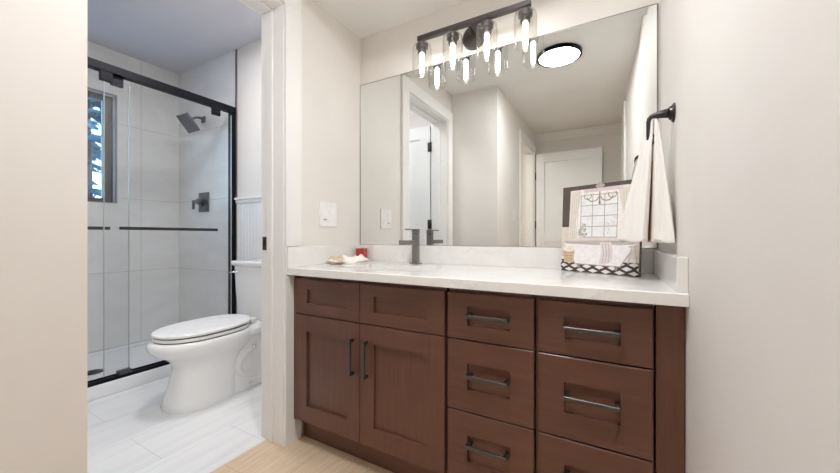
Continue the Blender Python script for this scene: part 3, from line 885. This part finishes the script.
# ------------------------------------------------------------------ vanity light
YL = -0.095
vlx = [0.487, 0.662, 0.838, 1.016]
vt = thing('vanity_light', 'dark bar light with four clear glass shades above the mirror', 'wall light', (0.752, 0.0, 2.01))
bm = bm_new(); add_lathe(bm, [(0.060, -0.0005), (0.060, -0.018), (0.056, -0.022), (0.030, -0.024)], (0.742, 0, 2.006), 'Y', 40)
obj('backplate', bm, M['fixture'], vt, 40)
bm = bm_new(); add_tube(bm, [(0.742, -0.02, 2.02), (0.742, -0.06, 2.03), (0.742, YL, 2.031)], 0.008); 
obj('arm', bm, M['fixture'], vt)
obj('bar', box(0.463, 1.041, YL-0.012, YL+0.012, 2.019, 2.043, 0.0015, 1), M['fixture'], vt)
for x in vlx:
    bm = bm_new(); add_lathe(bm, [(0.008, 2.020), (0.008, 2.004), (0.026, 2.002), (0.031, 1.996), (0.031, 1.978), (0.027, 1.974), (0.022, 1.972), (0.022, 1.952), (0.018, 1.950)], (x, YL, 0), seg=28)
    so = obj('socket', bm, M['fixture'], vt, 35)
    bm = bm_new()
    add_lathe(bm, [(0.0315, 2.001), (0.038, 1.998), (0.047, 1.988), (0.0505, 1.972), (0.0505, 1.860), (0.0490, 1.848), (0.0450, 1.841)], (x, YL, 0), seg=40, cap0=False, cap1=False)
    add_lathe(bm, [(0.0450, 1.841), (0.0430, 1.8425), (0.0465, 1.850), (0.0480, 1.861), (0.0480, 1.971), (0.0450, 1.985), (0.037, 1.9945), (0.0315, 1.997), (0.0315, 2.001)], (x, YL, 0), seg=40, cap0=False, cap1=False)
    obj('glass_shade', bm, M['shade'], so)
    bm = bm_new()
    add_lathe(bm, [(0.0095, 1.951), (0.0112, 1.943), (0.0115, 1.864), (0.0095, 1.852), (0.006, 1.843), (0.0008, 1.841)], (x, YL, 0), seg=24, cap0=False)
    obj('bulb', bm, M['bulb'], so)

# round hall ceiling lamp
cl_ = thing('ceiling_light', 'round flush ceiling lamp with a black rim, seen in the mirror', 'ceiling lamp', (1.012, -1.10, ZH))
bm = bm_new(); add_lathe(bm, [(0.150, 0), (0.158, -0.004), (0.158, -0.024), (0.150, -0.027), (0.141, -0.027), (0.141, -0.020)], (1.012, -1.10, ZH), seg=56, cap1=False)
obj('rim', bm, M['black'], cl_, 40)
bm = bm_new(); add_lathe(bm, [(0.141, -0.020), (0.138, -0.024), (0.001, -0.026)], (1.012, -1.10, ZH), seg=56)
obj('diffuser', bm, M['disc'], cl_)

# ------------------------------------------------------------------ towel hook and towel
HX, HY, HZ = XR, -0.325, 1.383
hk = thing('towel_hook', 'dark bronze towel hook on the right wall above the counter', 'hook', (HX, HY, HZ))
bm = bm_new(); add_lathe(bm, [(0.030, 0.0), (0.030, -0.004), (0.026, -0.007), (0.022, -0.008), (0.020, -0.014)], (HX, HY, HZ), 'X', 28)
obj('flange', bm, M['bronze'], hk, 35)
bm = bm_new()
pts = [(HX-0.010, HY, HZ+0.001), (HX-0.03, HY, HZ), (HX-0.055, HY, HZ-0.002), (HX-0.061, HY, HZ-0.004), (HX-0.066, HY, HZ-0.010), (HX-0.068, HY, HZ-0.020), (HX-0.068, HY, HZ-0.075), (HX-0.066, HY, HZ-0.085), (HX-0.058, HY, HZ-0.091), (HX-0.051, HY, HZ-0.086), (HX-0.049, HY, HZ-0.074), (HX-0.049, HY, HZ-0.062)]
add_tube(bm, pts, [0.0165, 0.0125, 0.0080, 0.0072, 0.0066, 0.0062, 0.0056, 0.0056, 0.0056, 0.0056, 0.0056, 0.0065], 14)
obj('arm', bm, M['bronze'], hk)
hookp = (HX-0.054, HY, HZ-0.058)

def towel():
    t_ = thing('hand_towel', 'off-white linen hand towel hanging from the bronze hook', 'towel', (hookp[0], hookp[1], 0.975))
    # closed hem outline, seen from above; folds fan out from the hook
    hem = [(1.366, -0.285), (1.378, -0.312), (1.395, -0.322), (1.410, -0.342), (1.424, -0.346), (1.437, -0.356), (1.449, -0.345), (1.455, -0.318), (1.457, -0.280), (1.461, -0.316), (1.467, -0.352), (1.478, -0.360), (1.490, -0.358), (1.503, -0.382), (1.516, -0.392), (1.524, -0.355), (1.517, -0.290), (1.500, -0.262), (1.475, -0.252), (1.450, -0.238), (1.425, -0.246), (1.400, -0.244), (1.378, -0.258)]
    n = len(hem)
    cen = Vector((1.470, -0.322)); low = Vector((1.452, -0.310))
    zs = [1.372, 1.366, 1.345, 1.30, 1.24, 1.17, 1.10, 1.03, 0.996, 0.992, 0.975]
    zt = zs[0]
    bm = bm_new()
    rings = []
    SUB = 3
    for j, z in enumerate(zs):
        k = (zt-z)/(zt-0.975)
        sp_ = 0.15 + 0.87*k**0.95
        if j == 0: sp_ = 0.07
        c_ = cen.lerp(low, k)
        ring = []
        for i in range(n*SUB):
            a, b = Vector(hem[i//SUB]), Vector(hem[(i//SUB+1) % n])
            p = a.lerp(b, (i % SUB)/SUB)
            q = c_ + (p-low)*sp_
            dz = 0.004*math.sin(i*0.45)*k*k
            q.x = min(q.x, XR-0.005)
            ring.append(bm.verts.new((q.x, q.y, z+dz)))
        rings.append(ring)
    N = n*SUB
    for j in range(len(rings)-1):
        for i in range(N):
            f = bm.faces.new((rings[j][i], rings[j][(i+1) % N], rings[j+1][(i+1) % N], rings[j+1][i])); f.smooth = True
            f.material_index = 1 if 21 <= i <= 27 and j >= 4 else 0  # tan band along the front fold
    bm.faces.new(rings[0])
    bmesh.ops.recalc_face_normals(bm, faces=bm.faces[:])
    o = obj('cloth', bm, [M['linen'], M['tan']], t_)
    md = o.modifiers.new('smooth', 'SUBSURF'); md.levels = 1; md.render_levels = 1
    md = o.modifiers.new('thickness', 'SOLIDIFY'); md.thickness = 0.0025; md.offset = -1
    return t_
towel()

# ------------------------------------------------------------------ canvas print leaning in the corner
BL = Vector((1.162, -0.072, CT+0.0015)); BR = Vector((1.438, -0.200, CT+0.0015))
ax = (BR-BL); W = ax.length; ax.normalize()
nb = Vector((-ax.y, ax.x, 0))            # towards the wall
lean = math.radians(3.0)
upv = (Vector((0, 0, 1))*math.cos(lean) + nb*math.sin(lean))
nf = ax.cross(upv).normalized()
if nf.dot(nb) > 0: nf = -nf
H = 0.357
TH = 0.018
cv = thing('canvas_print', 'square canvas print of a white bathtub, leaning behind the towel', 'picture', BL)
def cp(u, v, d=0.0): return BL + ax*(u*W) + upv*(v*H) + nf*d
bm = bm_new()
add_prism(bm, [cp(0, 0), cp(1, 0), cp(1, 1), cp(0, 1)], -nf*TH)
# keep the foot on the counter
M['canvas_side'] = plain('dark_taupe_canvas_edge', (0.12, 0.10, 0.09), 0.8)
obj('stretched_canvas', bm, M['canvas_side'], cv)
pm = {}
def pc_(name, rgb, var=0.06):
    if name not in pm: pm[name] = (len(pm), plain('print_'+name, srgb(*rgb)[:3], 0.75, var=var, scale=60))
    return pm[name][0]
bm = bm_new()
_lay = [0.0002]
def poly(pts, name, rgb, var=0.06):
    _lay[0] += 0.00002
    mi = pc_(name, rgb, var)
    f = bm.faces.new([bm.verts.new(cp(u, v, _lay[0])) for u, v in pts]); f.material_index = mi
def stroke(pts, w_, name, rgb):
    asp = W/H
    for (u0, v0), (u1, v1) in zip(pts, pts[1:]):
        dx, dy = (u1-u0)*asp, v1-v0
        L = math.hypot(dx, dy) or 1
        nx, ny = -dy/L*w_/asp, dx/L*w_
        poly([(u0+nx, v0+ny), (u1+nx, v1+ny), (u1-nx, v1-ny), (u0-nx, v0-ny)], name, rgb)
def arc(cu, cv_, ru, rv, a0, a1, n=10):
    return [(cu+ru*math.cos(math.radians(a0+(a1-a0)*i/n)), cv_+rv*math.sin(math.radians(a0+(a1-a0)*i/n))) for i in range(n+1)]
DK, WH, PINK, LIN = (84, 74, 68), (238, 233, 230), (216, 200, 202), (150, 138, 128)
poly([(0, .52), (1, .52), (1, 1), (0, 1)], 'dark_wall', DK)
poly([(0, .10), (1, .10), (1, .52), (0, .52)], 'pale_wainscot', (214, 203, 193))
poly([(0, 0), (1, 0), (1, .17), (0, .17)], 'floor_white', (228, 222, 218))
# window, curtains
poly([(.10, .36), (.94, .36), (.95, .955), (.12, .95)], 'window_white', WH)
poly([(.27, .40), (.74, .40), (.74, .88), (.27, .88)], 'window_sky', (232, 232, 232))
for i in range(4): stroke([(.27+i*.157, .40), (.27+i*.157, .88)], .004, 'muntin', (168, 160, 152))
for i in range(5): stroke([(.27, .40+i*.12), (.74, .40+i*.12)], .004, 'muntin', (168, 160, 152))
poly([(.10, .36), (.22, .36), (.20, .55), (.27, .90), (.27, .95), (.115, .95)], 'curtain', (222, 215, 205))
poly([(.94, .36), (.82, .36), (.83, .55), (.75, .90), (.75, .955), (.95, .955)], 'curtain', (222, 215, 205))
for k in range(4):
    stroke([(.125+.028*k, .37), (.135+.03*k, .6), (.15+.03*k, .93)], .003, 'curtain_fold', (196, 186, 174))
    stroke([(.92-.028*k, .37), (.915-.03*k, .6), (.90-.03*k, .93)], .003, 'curtain_fold', (196, 186, 174))
poly([(.30, .91), (.80, .915), (.80, .955), (.30, .95)], 'valance', PINK)
poly(arc(.52, .975, .06, .025, 0, 360, 14)[:-1], 'ornament', (176, 164, 156)); poly(arc(.52, .995, .03, .02, 0, 180, 8), 'ornament', (176, 164, 156))
# chandelier
for sg in (-1, 1):
    stroke(arc(.52+sg*.09, .855, .075, .05, 180, 360), .005, 'chandelier', (140, 118, 96))
    stroke(arc(.52+sg*.16, .87, .05, .04, 150, 400), .004, 'chandelier', (140, 118, 96))
    for k in (1, 2): poly(arc(.52+sg*.09*k, .885, .010, .018, 0, 360, 8)[:-1], 'candle', (214, 202, 184))
stroke([(.52, .91), (.52, .79)], .006, 'chandelier', (140, 118, 96)); poly(arc(.52, .785, .015, .02, 0, 360, 8)[:-1], 'chandelier', (140, 118, 96))
# plant
for k in range(26):
    a = random.uniform(0, 2*PI); r_ = random.uniform(.01, .07)
    poly(arc(.30+r_*math.cos(a), .47+1.3*r_*math.sin(a), .014, .018, 0, 360, 7)[:-1], 'plant%d' % (k % 3), ((186, 184, 176), (206, 202, 196), (160, 156, 148))[k % 3])
for k in range(12):
    poly(arc(random.uniform(.62, .74), random.uniform(.44, .64), .008, .010, 0, 360, 6)[:-1], 'plant1', (206, 202, 196))
poly([(.20, .36), (.80, .36), (.80, .395), (.20, .395)], 'sill', (222, 212, 208))
# checkered floor
poly([(0, 0), (1, 0), (1, .135), (0, .135)], 'floor_dark', (72, 60, 58))
for i in range(8):
    for j in range(3):
        cu_ = i*.165+(.0825 if j % 2 else 0) - .04; cv2 = .022+j*.045
        q = [(max(0, min(1, cu_+a)), max(0, min(.135, cv2+b))) for a, b in ((-.062, 0), (0, -.024), (.062, 0), (0, .024))]
        if abs(q[0][0]-q[2][0]) > .01: poly(q, 'floor_white', (228, 222, 218))
# tub
poly([(.045, .33), (.09, .265), (.15, .175), (.21, .09), (.79, .085), (.86, .175), (.92, .265), (.955, .33)], 'tub', (236, 231, 231))
for a, b in (((.09, .265), (.21, .09)), ((.21, .09), (.79, .085)), ((.79, .085), (.92, .265))): stroke([a, b], .005, 'tub_shade', (176, 165, 164))
poly([(.03, .352), (.08, .322), (.5, .312), (.93, .320), (.97, .352), (.5, .342)], 'tub_rim', (186, 174, 172))
poly([(.24, .09), (.29, .09), (.27, .04), (.245, .04)], 'tub_foot', (150, 132, 118)); poly([(.72, .09), (.77, .09), (.755, .04), (.73, .04)], 'tub_foot', (150, 132, 118))
# draped towel
poly([(.54, .345), (.68, .345), (.70, .25), (.69, .14), (.60, .095), (.53, .11), (.56, .22)], 'draped_towel', (220, 210, 208))
for k in range(3): stroke([(.57+.035*k, .335), (.59+.035*k, .22), (.575+.035*k, .115)], .003, 'towel_fold', (176, 160, 158))
# basket
poly([(.03, .26), (.20, .26), (.185, .10), (.05, .10)], 'basket', (202, 178, 150)); poly(arc(.115, .26, .085, .035, 0, 360, 14)[:-1], 'basket_top', (232, 222, 208))
for k in range(3): stroke([(.045, .22-.04*k), (.19, .22-.04*k)], .003, 'basket_weave', (170, 146, 118))
# side table
stroke([(.88, .30), (.985, .30)], .008, 'stand', (196, 186, 180)); stroke([(.92, .30), (.88, .12)], .006, 'stand', (196, 186, 180)); stroke([(.95, .30), (.985, .12)], .006, 'stand', (196, 186, 180))
pr = obj('print', bm, [v[1] for v in sorted(pm.values(), key=lambda q: q[0])], cv)

# ------------------------------------------------------------------ red holder and crumpled cloth on the counter
rb = thing('candle_holder', 'small square red candle holder in the back left corner of the counter', 'candle holder', (0.062, -0.066, CT))
rot = Matrix.Translation((0.062, -0.066, 0)) @ Matrix.Rotation(math.radians(12), 4, 'Z')
bm = bm_new()
h0, h1, s_, w_ = CT, CT+0.072, 0.025, 0.004
for a in ((-s_, s_, -s_, -s_+w_), (-s_, s_, s_-w_, s_), (-s_, -s_+w_, -s_+w_, s_-w_), (s_-w_, s_, -s_+w_, s_-w_)): add_box(bm, *a, h0, h1, mat=rot)
add_box(bm, -s_+w_, s_-w_, -s_+w_, s_-w_, h0, h0+0.006, mat=rot)
obj('glass_cup', bm, M['red'], rb)
bm = bm_new()
for a in ((-s_, s_, -s_, -s_+w_), (-s_, s_, s_-w_, s_), (-s_, -s_+w_, -s_+w_, s_-w_), (s_-w_, s_, -s_+w_, s_-w_)): add_box(bm, *a, h1, h1+0.004, mat=rot)
obj('rim', bm, M['red_dark'], rb)
obj('wax', box(-s_+w_, s_-w_, -s_+w_, s_-w_, h0+0.006, h0+0.05, mat=rot), M['wax'], rb)

wc = thing('washcloth', 'crumpled white and beige cloth beside the red candle holder', 'cloth', (0.085, -0.22, CT))
def fold(cx, cy, lx, ly, z0, hgt, ang, mats, seed, name):
    rnd = random.Random(seed)
    ph = [rnd.uniform(0, 6.28) for _ in range(6)]
    nx, ny = 30, 22
    bm = bm_new()
    ca, sa = math.cos(ang), math.sin(ang)
    grid = []
    for i in range(nx+1):
        row = []
        for j in range(ny+1):
            u, v = i/nx*2-1, j/ny*2-1
            edge = 1+0.10*math.sin(3*math.atan2(v, u)+ph[0])+0.06*math.sin(5*math.atan2(v, u)+ph[1])
            # square to disc mapping keeps the outline soft
            x = u*math.sqrt(max(0, 1-v*v/2))*lx/2*edge; y = v*math.sqrt(max(0, 1-u*u/2))*ly/2*edge
            r = math.sqrt((2*x/lx)**2+(2*y/ly)**2)
            z = hgt*max(0, 1-min(1, r)**2.2)*(0.62+0.22*math.sin(4*u+ph[2]+1.5*v)+0.16*math.sin(9*v+3*u+ph[3])) + 0.0025
            row.append((cx+x*ca-y*sa, cy+x*sa+y*ca, z0+max(0.0012, z)))
        grid.append(row)
    vt_ = [[bm.verts.new(p) for p in r] for r in grid]
    vb = [[bm.verts.new((p[0], p[1], z0+0.0004+max(0, (p[2]-z0-0.006)*0.5)*0)) for p in r] for r in grid]
    for i in range(nx):
        for j in range(ny):
            edge = i < 2 or j < 2 or i >= nx-2 or j >= ny-2
            f = bm.faces.new((vt_[i][j], vt_[i+1][j], vt_[i+1][j+1], vt_[i][j+1])); f.smooth = True; f.material_index = 1 if edge and len(mats) > 1 else 0
            f = bm.faces.new((vb[i][j], vb[i][j+1], vb[i+1][j+1], vb[i+1][j]))
    for i in range(nx):
        bm.faces.new((vt_[i][0], vb[i][0], vb[i+1][0], vt_[i+1][0])); bm.faces.new((vt_[i][ny], vt_[i+1][ny], vb[i+1][ny], vb[i][ny]))
    for j in range(ny):
        bm.faces.new((vt_[0][j], vt_[0][j+1], vb[0][j+1], vb[0][j])); bm.faces.new((vt_[nx][j], vb[nx][j], vb[nx][j+1], vt_[nx][j+1]))
    return obj(name, bm, mats, wc)
fold(0.090, -0.220, 0.120, 0.265, CT+0.0003, 0.044, math.radians(-8), [M['white_cloth'], M['beige_cloth']], 3, 'lower_fold')
fold(0.080, -0.295, 0.100, 0.12, CT+0.013, 0.044, math.radians(20), [M['beige_cloth'], M['white_cloth']], 5, 'beige_fold')
fold(0.108, -0.150, 0.095, 0.12, CT+0.010, 0.036, math.radians(-25), [M['white_cloth']], 9, 'white_fold')
